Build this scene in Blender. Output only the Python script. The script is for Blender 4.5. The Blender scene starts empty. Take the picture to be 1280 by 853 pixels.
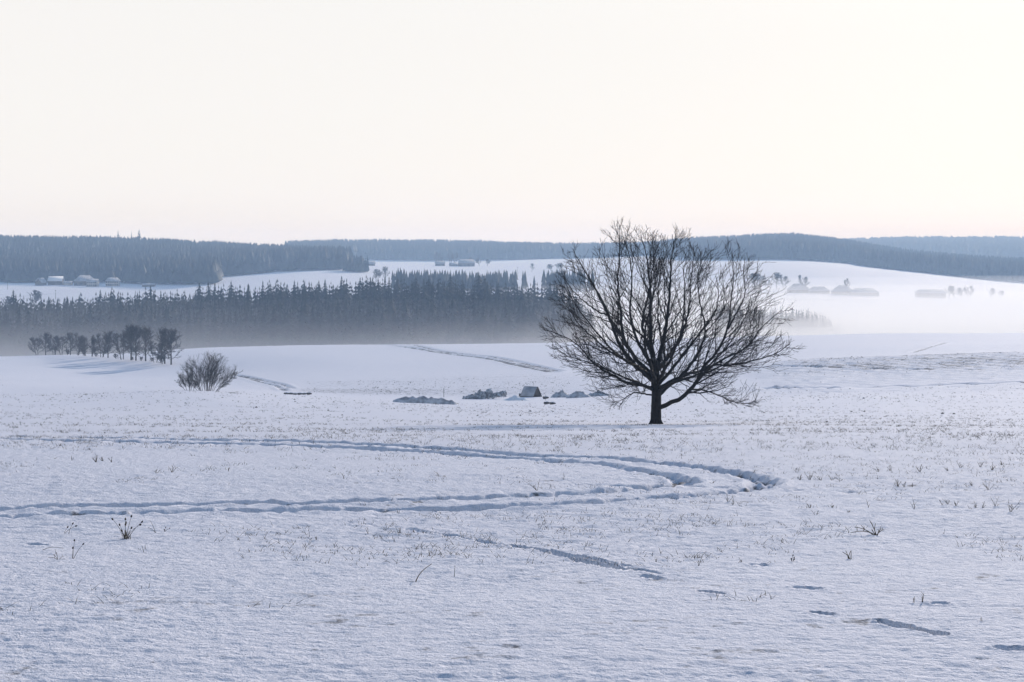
import bpy, math, random
import numpy as np
rng = np.random.default_rng(11)
random.seed(11)
C = bpy.context.scene
COL = C.collection

# ------------------------------------------------------------------ camera, sky, sun, exposure
F, CX, HY = 2030.0, 640.0, 310.0          # focal length, centre column and horizon row, in photograph pixels
cam_d = bpy.data.cameras.new('camera')
cam = bpy.data.objects.new('camera', cam_d); COL.objects.link(cam)
cam.location = (0, 0, 0); cam.rotation_euler = (math.radians(90), 0, 0)
cam_d.sensor_width = 36; cam_d.lens = F / 1280 * 36
cam_d.shift_y = -(426.5 - HY) / 1280
cam_d.clip_start = 0.5; cam_d.clip_end = 20000
C.camera = cam

SUN_EL, SUN_AZ = math.radians(14.5), math.radians(21)     # azimuth to the right of straight ahead
SUN_DIR = np.array([math.sin(SUN_AZ) * math.cos(SUN_EL), math.cos(SUN_AZ) * math.cos(SUN_EL), math.sin(SUN_EL)])
W = bpy.data.worlds.new('World'); C.world = W; W.use_nodes = True
wn = W.node_tree
sky = wn.nodes.new('ShaderNodeTexSky'); sky.sky_type = 'NISHITA'; sky.sun_disc = False
sky.sun_elevation = SUN_EL; sky.sun_rotation = SUN_AZ
sky.altitude = 600; sky.air_density = 1.3; sky.dust_density = 1.0; sky.ozone_density = 4.0
SKY = 0.12
# thin veil of bright winter haze low in the sky, the same all round, thinning out upwards
tcw = wn.nodes.new('ShaderNodeTexCoord'); sep = wn.nodes.new('ShaderNodeSeparateXYZ'); wn.links.new(tcw.outputs['Generated'], sep.inputs[0])
vr = wn.nodes.new('ShaderNodeMapRange'); vr.interpolation_type = 'SMOOTHSTEP'
vr.inputs['From Min'].default_value = .12; vr.inputs['From Max'].default_value = .50; vr.inputs['To Min'].default_value = .96; vr.inputs['To Max'].default_value = 0.0
wn.links.new(sep.outputs['Z'], vr.inputs['Value'])
vm = wn.nodes.new('ShaderNodeMixRGB'); wn.links.new(vr.outputs[0], vm.inputs[0]); wn.links.new(sky.outputs[0], vm.inputs[1])
vm.inputs[2].default_value = (.675 / SKY, .652 / SKY, .627 / SKY, 1)
wn.links.new(vm.outputs[0], wn.nodes['Background'].inputs[0])
wn.nodes['Background'].inputs[1].default_value = SKY
sun_d = bpy.data.lights.new('sun', 'SUN'); sun_d.energy = 2.7; sun_d.angle = math.radians(0.6)
sun_d.color = (1.0, 0.925, 0.875)
sun = bpy.data.objects.new('sun', sun_d); COL.objects.link(sun)
from mathutils import Vector, Matrix
sun.rotation_euler = Vector(SUN_DIR).to_track_quat('Z', 'Y').to_euler()
C.view_settings.view_transform = 'Standard'; C.view_settings.look = 'None'
C.view_settings.gamma = 1.0; C.view_settings.exposure = 0.50
C.cycles.max_bounces = 6; C.cycles.diffuse_bounces = 2; C.cycles.volume_bounces = 1
C.cycles.transparent_max_bounces = 16
C.cycles.use_denoising = True; C.cycles.denoising_input_passes = 'RGB_ALBEDO_NORMAL'; C.cycles.denoising_prefilter = 'ACCURATE'

# ------------------------------------------------------------------ helpers
def tag(o, label=None, cat=None, group=None, kind=None):
    if label: o['label'] = label
    if cat: o['category'] = cat
    if group: o['group'] = group
    if kind: o['kind'] = kind
    return o
def empty(name, loc, rz=0.0):
    o = bpy.data.objects.new(name, None); COL.objects.link(o)
    o.location = loc; o.rotation_euler = (0, 0, rz); o.empty_display_size = 0.2
    return o
def mesh_np(name, V, T, smooth=False):
    """V (n,3), T (m,3 or 4) -> mesh"""
    V = np.asarray(V, np.float32); T = np.asarray(T, np.int32)
    me = bpy.data.meshes.new(name); k = T.shape[1]
    me.vertices.add(len(V)); me.vertices.foreach_set('co', V.ravel())
    me.loops.add(T.size); me.loops.foreach_set('vertex_index', T.ravel())
    me.polygons.add(len(T)); me.polygons.foreach_set('loop_start', np.arange(0, T.size, k, dtype=np.int32))
    if smooth: me.polygons.foreach_set('use_smooth', np.ones(len(T), bool))
    me.update(calc_edges=True); me.validate()
    return me
def link(name, me, mat, parent=None):
    o = bpy.data.objects.new(name, me); COL.objects.link(o)
    if mat is not None and not me.materials: me.materials.append(mat)
    if parent is not None: o.parent = parent
    return o
class MB:
    def __init__(s): s.v = []; s.t = []
    def add(s, V, T):
        b = sum(len(a) for a in s.v); s.v.append(np.asarray(V, float)); s.t.append(np.asarray(T, int) + b)
    def quad(s, a, b, c, d): s.add([a, b, c, d], [[0, 1, 2], [0, 2, 3]])
    def box(s, x0, x1, y0, y1, z0, z1):
        s.add([(x0,y0,z0),(x1,y0,z0),(x1,y1,z0),(x0,y1,z0),(x0,y0,z1),(x1,y0,z1),(x1,y1,z1),(x0,y1,z1)],
              [(0,2,1),(0,3,2),(4,5,6),(4,6,7),(0,1,5),(0,5,4),(1,2,6),(1,6,5),(2,3,7),(2,7,6),(3,0,4),(3,4,7)])
    def prism(s, pts, off):
        """closed polygon extruded by off"""
        n = len(pts); P = np.array(pts, float); Q = P + np.array(off)
        T = [(0, i, i + 1) for i in range(1, n - 1)] + [(n, n + i + 1, n + i) for i in range(1, n - 1)]
        for i in range(n):
            j = (i + 1) % n; T += [(i, n + j, j), (i, n + i, n + j)]
        s.add(np.vstack([P, Q]), T)
    def tubes(s, P, R, k=4):
        V, T = tubes_np(P, R, k); s.add(V, T)
    def mesh(s, name, smooth=False): return mesh_np(name, np.vstack(s.v), np.vstack(s.t), smooth)
    def build(s, name, mat, parent=None, smooth=False): return link(name, s.mesh(name, smooth), mat, parent)
def tubes_np(P, R, k=4):
    """P (N,M,3) polylines, R (N,M) radii -> tube vertices and triangles"""
    P = np.asarray(P, float); R = np.asarray(R, float); N, M, _ = P.shape
    Tn = np.gradient(P, axis=1); Tn /= np.linalg.norm(Tn, axis=2, keepdims=True) + 1e-9
    ref = np.where(np.abs(Tn[:, :1, 2:3]) > .8, np.array([1., 0, 0]), np.array([0, 0, 1.]))
    ref = np.broadcast_to(ref, Tn.shape)
    A = np.cross(Tn, ref); A /= np.linalg.norm(A, axis=2, keepdims=True) + 1e-9
    B = np.cross(Tn, A)
    th = np.arange(k) / k * 2 * math.pi
    V = P[:, :, None] + R[:, :, None, None] * (A[:, :, None] * np.cos(th)[None, None, :, None] + B[:, :, None] * np.sin(th)[None, None, :, None])
    base = (np.arange(N) * M * k)[:, None, None]; ring = (np.arange(M - 1) * k)[None, :, None]; c = np.arange(k)[None, None, :]; c2 = (c + 1) % k
    a = base + ring + c; b = base + ring + c2; d = a + k; e = b + k
    T = np.concatenate([np.stack([a, b, e], -1).reshape(-1, 3), np.stack([a, e, d], -1).reshape(-1, 3)])
    return V.reshape(-1, 3), T
def hash2(ix, iy, seed):
    h = (ix.astype(np.int64) * 374761393 + iy.astype(np.int64) * 668265263 + seed * 974634217) & 0xffffffff
    h = ((h ^ (h >> 13)) * 1274126177) & 0xffffffff
    return ((h ^ (h >> 16)) & 0xffff) / 65535.0
def noise(x, y, seed=0):
    ix = np.floor(x); iy = np.floor(y); fx = x - ix; fy = y - iy
    fx = fx * fx * fx * (fx * (fx * 6 - 15) + 10); fy = fy * fy * fy * (fy * (fy * 6 - 15) + 10)
    a = hash2(ix, iy, seed); b = hash2(ix + 1, iy, seed); c = hash2(ix, iy + 1, seed); d = hash2(ix + 1, iy + 1, seed)
    return (a + (b - a) * fx) * (1 - fy) + (c + (d - c) * fx) * fy - .5
def sstep(a, b, x):
    t = np.clip((x - a) / (b - a), 0, 1); return t * t * (3 - 2 * t)

# ------------------------------------------------------------------ the lie of the land
# For a few bearings (photo columns): the row at which the ground is seen at each distance; together a relief map.
NEAR = [(3, 1716), (5, 1227), (10.2, 853), (15, 737), (20, 676), (25.7, 630), (33, 590), (40, 568), (48, 549)]
PROF = {
 -400: [(70,536),(97,526),(150,509),(216,494),(312,474),(450,458),(520,454),(620,450),(680,450),(760,458),(850,462),(1000,440),(1150,412),(1300,392),(1500,372),(1700,356),(1900,350),(2300,330),(2700,312),(3000,316),(3600,316),(5200,314),(6500,314)],
 0:   [(70,535),(97,526),(150,509),(216,494),(260,487),(312,482),(350,479),(400,475),(450,470),(520,458),(620,447),(680,446),(760,454),(850,456),(1000,427),(1150,405),(1300,388),(1500,370),(1700,355),(1900,350),(2000,346),(2300,328),(2500,318),(2700,312),(3000,316),(3600,318),(5200,316),(6500,316)],
 130: [(70,535),(97,526),(150,509),(216,494),(260,489),(312,485),(350,482.5),(400,479.5),(450,475),(490,466),(530,454),(575,447),(620,443),(680,442),(760,452),(850,452),(1000,418),(1150,400),(1300,385),(1500,368),(1700,356),(1900,351),(2000,347),(2300,330),(2500,321),(2700,314),(3000,318),(3600,320),(5200,318),(6500,318)],
 258: [(70,535.5),(97,527),(115,521),(150,508),(216,490),(245,490),(312,485.5),(350,483),(400,479),(450,473),(490,463),(520,451),(620,434),(680,434),(760,446),(850,448),(1000,408),(1150,396),(1300,382),(1500,366),(1700,354),(2000,346),(2300,332),(2500,325),(2700,320),(3000,322),(3600,322),(5200,318),(6500,318)],
 400: [(70,536),(97,528),(115,524),(150,514),(216,504),(260,499),(312,494),(350,485),(400,472),(450,461),(520,447),(620,431.5),(680,432),(760,446),(850,446),(1000,397),(1150,387),(1300,372),(1500,357),(1700,346),(1950,337),(2300,331),(2500,330),(2700,331),(3000,327),(3300,320),(3600,315),(4300,317),(5200,318),(6500,318)],
 560: [(70,536),(97,529),(115,525),(150,516),(216,507),(260,502),(312,498),(350,484),(400,470),(450,459),(520,445),(620,430),(680,430),(760,446),(850,446),(1000,393),(1150,386),(1300,378),(1500,365),(1700,355),(2000,345),(2300,335),(2500,332),(2700,331),(3000,328),(3300,320),(3600,315),(4300,316),(5200,318),(6500,318)],
 700: [(70,536),(97,530),(115,527),(150,518),(216,508),(260,502),(312,497),(350,484),(400,467),(450,456),(520,443),(620,429),(680,428),(760,444),(850,446),(1000,405),(1150,392),(1300,378),(1500,362),(1700,352),(2000,342),(2300,334),(2500,330),(2700,328),(3000,326),(3300,324),(3600,320),(4300,319),(5200,318),(6500,318)],
 820: [(70,536),(97,530),(115,528),(150,518),(216,505),(260,498),(312,491),(350,480),(400,466),(450,452),(520,440),(620,425),(680,422),(760,440),(850,452),(1000,412),(1150,396),(1300,380),(1500,365),(1700,350),(2000,338),(2300,330),(2500,327),(2700,325),(3000,321),(3300,319),(3600,319),(4300,319),(5200,318),(6500,318)],
 1000:[(70,536),(97,529),(115,524),(150,513),(216,497),(260,486),(312,466),(350,448),(370,447),(400,448),(450,440),(520,431),(620,420),(680,417.5),(760,427),(850,450),(1000,418),(1150,400),(1300,382),(1500,366),(1700,351),(2000,333),(2300,326),(2500,323),(2700,318),(3000,308),(3300,305),(3600,311),(4300,314),(5200,314),(6500,316)],
 1110:[(70,536),(97,529),(115,524),(150,513),(216,495),(260,483),(312,463),(350,445.5),(370,444.5),(400,446),(450,438),(520,430),(620,418.5),(680,416),(760,425),(850,448),(1000,416),(1150,400),(1300,384),(1500,369),(1700,356),(2000,343),(2300,337),(2500,337),(2700,335),(3000,329),(3300,328),(3600,330),(4300,316),(5200,306),(6500,312)],
 1280:[(70,536),(97,530),(115,524),(150,512),(216,492),(260,478),(312,457),(350,441),(370,439.5),(400,442),(450,434),(520,427),(620,418),(680,415),(760,423),(850,445),(1000,412),(1150,398),(1300,386),(1500,374),(1700,366),(2000,357),(2300,357),(2700,345),(3000,341),(3300,348),(3600,338),(4300,320),(5200,306),(6500,312)],
 1700:[(70,536),(97,530),(115,524),(150,512),(216,490),(260,476),(312,455),(350,440),(400,440),(450,432),(520,425),(620,416),(680,413),(760,421),(850,440),(1000,410),(1150,398),(1300,388),(1500,378),(1700,372),(2000,364),(2300,362),(2700,350),(3000,346),(3600,340),(4300,322),(5200,306),(6500,312)],
}
LD = np.linspace(math.log(3), math.log(6500), 1400); CO = np.arange(-760, 2041, 10.0)
def _table():
    keys = sorted(PROF); rows = []
    ker = np.exp(-.5 * (np.arange(-18, 19) / 6.0) ** 2); ker /= ker.sum()
    for k in keys:
        pts = NEAR + PROF[k]; d = np.array([p[0] for p in pts], float); z = -(np.array([p[1] for p in pts]) - HY) / F * d
        r = np.interp(np.exp(LD), d, z); pad = np.pad(r, 18, mode='reflect', reflect_type='odd')
        rows.append(np.convolve(pad, ker, 'valid'))
    R = np.array(rows); Z = np.empty((len(CO), len(LD)))
    for j in range(len(LD)): Z[:, j] = np.interp(CO, keys, R[:, j])
    k2 = np.exp(-.5 * (np.arange(-10, 11) / 4.0) ** 2); k2 /= k2.sum()
    P = np.pad(Z, ((10, 10), (0, 0)), mode='edge')
    return sum(k2[i] * P[i:i + len(CO)] for i in range(21))
ZT = _table()
def macro(x, y):
    x = np.asarray(x, float); y = np.asarray(y, float); yd = np.clip(y, 3, 6499)
    c = np.clip((CX + F * x / np.maximum(yd, 10) + 760) / 10, 0, len(CO) - 1.001); l = np.clip((np.log(yd) - LD[0]) / (LD[1] - LD[0]), 0, len(LD) - 1.001)
    i = c.astype(int); j = l.astype(int); u = c - i; v = l - j
    z = (ZT[i, j] * (1 - u) + ZT[i + 1, j] * u) * (1 - v) + (ZT[i, j + 1] * (1 - u) + ZT[i + 1, j + 1] * u) * v
    return z + np.where(y < 3, (3 - y) * 0.0896, 0)
def ground_at(px, py, d0=8, d1=720):
    """the point of the ground that lies on this bearing and this far down"""
    d = np.exp(np.linspace(math.log(d0), math.log(d1), 4000)); x = (px - CX) / F * d
    yy = HY - F * macro(x, d) / d
    k = np.argmax(yy <= py) if (yy <= py).any() else len(d) - 1
    return np.array([x[k], d[k], macro(x[k], d[k])])
def P(px, d, dz=0.0):
    x = (px - CX) / F * d
    return Vector((x, d, float(surf(np.array([x]), np.array([d]))[0]) + dz))

# tracks and prints: polylines on the ground (x, y), each with half width and depth
def path(pts, step, **k):
    G = np.array([ground_at(*p, **k)[:2] for p in pts]); return smooth_line(G, step)
def smooth_line(G, step):
    G = np.asarray(G, float); n = len(G); out = []
    for i in range(n - 1):
        p0, p1, p2, p3 = G[max(i - 1, 0)], G[i], G[i + 1], G[min(i + 2, n - 1)]
        m = max(2, int(np.linalg.norm(p2 - p1) / step)); t = np.linspace(0, 1, m, endpoint=False)[:, None]
        out.append(.5 * ((2 * p1) + (p2 - p0) * t + (2 * p0 - 5 * p1 + 4 * p2 - p3) * t * t + (3 * p1 - p0 - 3 * p2 + p3) * t ** 3))
    out.append(G[-1:]); return np.vstack(out)
OUTER = [(-160,541),(0,544.5),(200,548.5),(430,556),(640,568),(690,570.5),(751,573),(795,577.6),(854,582),(901,587),(925,591),(946,595.5),(957,600.5),(952,606),(938,609),(915,613.5),(889,616.5),(852,620),(824,621.5),(784,624.5),(756,627),(725,629.5),(690,631),(640,634),(430,638),(320,641),(150,643.5),(0,649),(-160,654)]
INNER = [(-160,545),(0,548.8),(200,553),(430,561.5),(640,572.5),(690,576),(713,578.5),(756,582),(772,583.8),(802,588),(831,592.5),(852,598),(857,602),(849,605),(831,607),(807,610),(772,613.5),(725,616.5),(690,618.6),(640,621.5),(430,630),(320,632.5),(150,635),(0,638.5),(-160,642)]
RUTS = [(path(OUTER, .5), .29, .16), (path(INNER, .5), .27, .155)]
SLOTS = []          # (polyline, half width, depth): ski and foot marks in the near snow
for pts, w, dp in [
    ([(445,657),(500,662),(560,669),(640,682)], .05, .03), ([(640,681.5),(690,689),(740,699),(783,707)], .10, .10), ([(690,692),(740,704),(785,713)], .09, .10),
    ([(800,714),(822,717)], .10, .09), ([(806,720),(826,723)], .09, .09), ([(878,741),(900,743.5)], .085, .10), ([(1019,766),(1036,767.5)], .085, .10),
    ([(1097,775),(1132,782)], .05, .06), ([(1097,779),(1140,786),(1174,793)], .09, .12), ([(1000,733.5),(1020,734.5)], .11, .08), ([(1252,810),(1280,811)], .10, .10),
    ([(940,703.5),(956,704.5)], .07, .05), ([(1170,753),(1180,753.3)], .07, .05), ([(40,685),(52,686)], .12, .06),
    ([(1020,541),(1100,543),(1160,546),(1215,547)], .25, .10), ([(720,607),(780,608.5),(905,607.5)], .12, .06), ([(985,611),(1095,614)], .08, .05), ([(1000,609),(1022,609)], .09, .08)]:
    SLOTS.append((path(pts, .3), w, dp))
FIELDS = []         # the same, out on the middle fields
for pts, w, dp, b in [
    ([(470,431.5),(530,437.5),(600,448),(650,458),(692,466.5)], 1.6, .4, .85), ([(474,430.9),(536,436),(606,446),(656,456),(699,464.5)], 1.3, .35, .75),
    ([(296,468.5),(330,476),(352,481),(364,487)], .8, .3, .6), ([(296,470),(324,477),(346,483),(356,489)], .8, .3, .55),
    ([(960,485.5),(1050,484.2),(1150,481),(1280,476.5),(1420,472)], 1.3, .55, 1.0), ([(985,489.5),(1100,488),(1180,486.5),(1280,485)], .9, .3, .55),
    ([(690,463),(600,472),(520,478),(480,481)], .3, .1, .25), ([(1140,441),(1170,433.5),(1182,429)], 1.0, .25, .6), ([(1118,424.5),(1150,426.5),(1190,427)], 1.0, .2, .4),
    ([(960,460),(1060,459),(1280,460.5)], .9, .25, .35), ([(495,506),(560,505.5),(650,506.5),(720,505)], .5, .1, .25),
    ([(0,470),(120,476),(220,484)], .4, .1, .1), ([(40,508),(180,505),(330,512)], .5, .1, .12)]:
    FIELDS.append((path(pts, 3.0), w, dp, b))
def dist_to(x, y, line, r):
    """distance from the points to a polyline, only worked out within r of it (else 1e9), and the run along it"""
    D = np.full(x.shape, 1e9); S = np.zeros(x.shape)
    run = np.concatenate([[0], np.cumsum(np.linalg.norm(np.diff(line, axis=0), axis=1))])
    lo = line.min(0) - r; hi = line.max(0) + r
    idx = np.nonzero((x > lo[0]) & (x < hi[0]) & (y > lo[1]) & (y < hi[1]))[0]
    if not len(idx): return D, S
    order = idx[np.argsort(y[idx])]; ys = y[order]
    for k in range(len(line) - 1):
        a, b = line[k], line[k + 1]; y0, y1 = min(a[1], b[1]) - r, max(a[1], b[1]) + r
        s = order[np.searchsorted(ys, y0):np.searchsorted(ys, y1)]
        s = s[(x[s] > min(a[0], b[0]) - r) & (x[s] < max(a[0], b[0]) + r)]
        if not len(s): continue
        ab = b - a; L2 = ab @ ab + 1e-9; t = np.clip(((x[s] - a[0]) * ab[0] + (y[s] - a[1]) * ab[1]) / L2, 0, 1)
        d = np.hypot(x[s] - a[0] - t * ab[0], y[s] - a[1] - t * ab[1]); better = d < D[s]
        D[s[better]] = d[better]; S[s[better]] = (run[k] + t * math.sqrt(L2))[better]
    return D, S
def surf(x, y, full=False):
    """height of the snow, and how bare of snow it is"""
    x = np.asarray(x, float); y = np.asarray(y, float)
    z = macro(x, y); bare = np.zeros(x.shape)
    near = 1 - sstep(150, 320, y)
    z = z + 1.0 * noise(x / 38 + 3, y / 60, 1) * sstep(150, 260, y) * (1 - sstep(400, 700, y) * .5)
    z = z + near * (.10 * noise(x / 5.1, y / 6.3, 2) + .028 * noise(x / 1.9 + 9, y / 1.5, 3))
    if full:
        fine = 1 - sstep(60, 140, y)
        n4 = noise(x / .8, y / .36 + 5, 4); n5 = noise(x / .33, y / .14, 5); n6 = noise(x / .14, y / .065, 6)
        patch = .8 + .4 * sstep(-.15, .25, noise(x / 4.3 + 40, y / 4.3, 12))
        z = z + near * (.006 + .006 * sstep(14, 26, y)) * n4 * patch + fine * patch * (.031 * (.4 + .6 * sstep(11, 26, y)) * n5 + (.013 + .009 * sstep(14, 24, y)) * n6 + .010 * noise(x / .07, y / .04, 28) * (1 - sstep(18, 26, y)))
        bare = bare + near * .12 * sstep(.10, .42, noise(x / 9, y / 7 + 50, 8) + .35 * noise(x / 2.1, y / 1.7, 9))
        for line, w, dp in RUTS:
            D, S = dist_to(x, y, line, 1.3)
            on = D < 1.2
            lug = noise(S / .33, D / .3 + 8, 10) + .6 * noise(x / .17, y / .17, 11)
            fa = sstep(34, 46, y); w = w * (1 + .5 * fa); dp = dp * (1 + .7 * fa); edge = w * (1 + .4 * noise(S / .3, D * 0 + 2, 13))
            inside = 1 - sstep(edge * .55, edge * 1.15, D)
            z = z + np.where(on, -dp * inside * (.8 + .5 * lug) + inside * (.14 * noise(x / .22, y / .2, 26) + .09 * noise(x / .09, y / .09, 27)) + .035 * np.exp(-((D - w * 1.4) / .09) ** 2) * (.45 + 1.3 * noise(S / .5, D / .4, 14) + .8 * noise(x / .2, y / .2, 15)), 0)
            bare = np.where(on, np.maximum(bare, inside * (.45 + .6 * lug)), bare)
        for line, w, dp in SLOTS:
            D, S = dist_to(x, y, line, .9); on = D < .8
            w = max(w * .7, .055); edge = w * (1 + .8 * noise(S / .4, S * 0 + 3, 16)); inside = 1 - sstep(edge * .5, edge * 1.2, D)
            z = z + np.where(on, -dp * inside * (1 + .7 * noise(S / .22, D / .2, 17)) + .014 * np.exp(-((D - w * 1.35) / .03) ** 2), 0)
        far = sstep(120, 200, y) * (1 - sstep(700, 760, y))
        for line, w, dp, b in FIELDS:
            D, S = dist_to(x, y, line, 5.0); on = D < 5
            edge = w * (1 + .5 * noise(S / 4, S * 0 + 5, 18)); inside = 1 - sstep(edge * .4, edge * 1.3, D)
            z = z + np.where(on, -dp * inside + .4 * dp * np.exp(-((D - w * 1.7) / .6) ** 2), 0)
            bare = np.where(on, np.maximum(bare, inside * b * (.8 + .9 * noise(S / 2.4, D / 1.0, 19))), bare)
        c = CX + F * x / np.maximum(y, 10)
        # ploughed band on the right-hand rise, clods by the heaps and along field edges
        plough = sstep(900, 1000, c) * sstep(215, 300, y) * (1 - sstep(362, 372, y))
        fur = np.sin((x * .55 + y * .28) * 2.1 + 2 * noise(x / 17, y / 17, 20))
        z = z + plough * (.10 * fur + .22 * noise(x / 1.3, y / 1.3, 21)) + far * .10 * noise(x / 3.3, y / 2.5, 22)
        bare = bare + plough * (.14 + .13 * fur + .06 * sstep(335, 358, y))
        cl = sstep(330, 420, c) * (1 - sstep(690, 740, c)) * sstep(300, 325, y) * (1 - sstep(372, 395, y))
        bare = bare + cl * .22 + .14 * sstep(930, 1000, c) * sstep(300, 320, y) * (1 - sstep(362, 370, y)) * sstep(-.1, .2, noise(x / 8, y / 8, 23))
        bare = bare + far * .16 * sstep(0.05, .3, noise(x / 45 + 7, y / 30, 24)) * (1 - sstep(380, 480, y))
        bk = np.exp(-((c - 291) / 9) ** 2 - ((y - 226) / 8) ** 2); bare = bare + bk * .9; z = z + .0 * bk
        # fallow strips on the far slope
        st = np.exp(-((y - 1390 - .03 * (c - 1040)) / 26) ** 2) * sstep(950, 980, c) * (1 - sstep(1105, 1135, c)); bare = bare + .42 * st
        st = np.exp(-((y - 1275) / 22) ** 2) * sstep(1085, 1100, c) * (1 - sstep(1150, 1165, c)) + np.exp(-((y - 1345) / 24) ** 2) * sstep(1195, 1215, c); bare = bare + .3 * st
        st = np.exp(-((y - 1480 - .9 * (c - 20)) / 12) ** 2) * (1 - sstep(60, 90, c)) + np.exp(-((y - 1950 + .25 * (c - 640)) / 9) ** 2) * sstep(610, 625, c) * (1 - sstep(690, 700, c)); bare = bare + .35 * st
        st = np.exp(-((y - 1900) / 8) ** 2) * sstep(1000, 1010, c) * (1 - sstep(1060, 1080, c)) + np.exp(-((y - 1640) / 8) ** 2) * sstep(1060, 1075, c) * (1 - sstep(1140, 1150, c)); bare = bare + .3 * st
        return z, np.clip(bare, 0, 1)
    return z

# ------------------------------------------------------------------ materials
def mat(name):
    m = bpy.data.materials.new(name); m.use_nodes = True; nt = m.node_tree
    return m, nt, nt.nodes['Principled BSDF']
def N(nt, t, **k):
    n = nt.nodes.new(t)
    for a, b in k.items(): setattr(n, a, b)
    return n
def simple(name, c1, c2, scale, rough=.8, coord='Object'):
    m, nt, b = mat(name); tc = N(nt, 'ShaderNodeTexCoord'); nz = N(nt, 'ShaderNodeTexNoise'); nz.inputs['Scale'].default_value = scale; nz.inputs['Detail'].default_value = 5
    cr = N(nt, 'ShaderNodeValToRGB'); cr.color_ramp.elements[0].color = (*c1, 1); cr.color_ramp.elements[1].color = (*c2, 1)
    cr.color_ramp.elements[0].position = .35; cr.color_ramp.elements[1].position = .65
    nt.links.new(tc.outputs[coord], nz.inputs['Vector']); nt.links.new(nz.outputs['Fac'], cr.inputs[0]); nt.links.new(cr.outputs[0], b.inputs['Base Color'])
    b.inputs['Roughness'].default_value = rough; b.inputs['Specular IOR Level'].default_value = .25
    return m
def snow_material():
    m, nt, b = mat('snow'); L = nt.links
    geo = N(nt, 'ShaderNodeNewGeometry'); at = N(nt, 'ShaderNodeAttribute', attribute_name='bare')
    def nz(scale, detail, sx=1, sy=1):
        mp = N(nt, 'ShaderNodeMapping'); mp.inputs['Scale'].default_value = (sx, sy, 1); L.new(geo.outputs['Position'], mp.inputs[0])
        n = N(nt, 'ShaderNodeTexNoise'); n.inputs['Scale'].default_value = scale; n.inputs['Detail'].default_value = detail; n.inputs['Roughness'].default_value = .65; L.new(mp.outputs[0], n.inputs['Vector']); return n
    def math_(op, a, b_, clamp=False):
        n = N(nt, 'ShaderNodeMath', operation=op, use_clamp=clamp)
        for i, v in enumerate((a, b_)):
            if isinstance(v, (int, float)): n.inputs[i].default_value = v
            else: L.new(v, n.inputs[i])
        return n.outputs[0]
    near_spots = nz(5.5, 5, 1, .8); mid_spots = nz(.9, 6)
    sp = math_('ADD', math_('MULTIPLY', near_spots.outputs['Fac'], .5), math_('MULTIPLY', mid_spots.outputs['Fac'], .5))
    v = math_('ADD', math_('MULTIPLY', at.outputs['Fac'], .34), sp)
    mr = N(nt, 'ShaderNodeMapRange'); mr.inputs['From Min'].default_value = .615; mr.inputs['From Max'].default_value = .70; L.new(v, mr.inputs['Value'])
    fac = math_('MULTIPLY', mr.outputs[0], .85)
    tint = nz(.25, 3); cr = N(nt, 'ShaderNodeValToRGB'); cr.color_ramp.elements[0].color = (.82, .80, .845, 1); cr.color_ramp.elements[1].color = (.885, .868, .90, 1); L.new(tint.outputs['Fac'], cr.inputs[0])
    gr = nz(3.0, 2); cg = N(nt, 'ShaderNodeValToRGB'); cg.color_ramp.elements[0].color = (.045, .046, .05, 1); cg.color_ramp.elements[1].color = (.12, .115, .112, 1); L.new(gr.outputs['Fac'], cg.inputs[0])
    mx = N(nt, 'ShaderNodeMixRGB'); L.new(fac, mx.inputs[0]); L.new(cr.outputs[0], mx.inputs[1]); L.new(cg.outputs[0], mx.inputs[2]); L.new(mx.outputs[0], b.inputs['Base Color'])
    b.inputs['Roughness'].default_value = .85; b.inputs['Specular IOR Level'].default_value = .05
    bn = nz(38, 4); bn2 = nz(9, 4); h = math_('ADD', math_('MULTIPLY', bn.outputs['Fac'], .022), math_('MULTIPLY', bn2.outputs['Fac'], .06))
    bu = N(nt, 'ShaderNodeBump'); bu.inputs['Strength'].default_value = .9; bu.inputs['Distance'].default_value = 1.0; L.new(h, bu.inputs['Height']); L.new(bu.outputs[0], b.inputs['Normal'])
    return m
M_SNOW = snow_material()
M_BARK = simple('bark', (.005, .0045, .004), (.018, .015, .013), 9)
M_TWIG = simple('twig_bark', (.006, .005, .0045), (.018, .014, .012), 4)
M_GREYBARK = simple('frosted_bark', (.055, .05, .047), (.13, .125, .12), 3)
M_CONIFER = simple('conifer_needles', (.014, .022, .018), (.045, .058, .05), .35, coord='Object')
M_FARCON = simple('distant_needles', (.016, .024, .02), (.04, .052, .045), .05)
M_GRASS = simple('dry_grass', (.07, .055, .035), (.17, .14, .09), 6)
M_SEED = simple('seed_head', (.02, .015, .012), (.05, .04, .03), 20)
M_ROOFSNOW = simple('roof_snow', (.78, .80, .84), (.87, .88, .9), 2)
M_WOOD = simple('weathered_wood', (.05, .042, .036), (.13, .11, .095), 6)
M_PLASTER = simple('pale_plaster', (.38, .36, .33), (.52, .5, .46), .6)
M_BARN = simple('dark_barn_wall', (.09, .075, .065), (.17, .145, .125), .5)
M_TILE = simple('roof_tile', (.10, .07, .06), (.19, .13, .11), 1.0)
M_GLASS, _nt, _b = mat('window_glass'); _b.inputs['Base Color'].default_value = (.03, .035, .045, 1); _b.inputs['Roughness'].default_value = .15
M_STONE = simple('snow_dusted_stone', (.14, .14, .15), (.62, .64, .68), 1.6)
M_HEAP = simple('frosted_heap', (.27, .27, .29), (.62, .63, .66), 1.3)
M_FROST_OR_SHADE = simple('frosted_tile_or_shaded_snow', (.30, .31, .34), (.5, .52, .56), .7)  # frosted farm roofs; on the hut, snow with its shade in the colour
M_METAL = simple('grey_steel', (.2, .2, .21), (.3, .3, .31), 2, .5)

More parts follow.
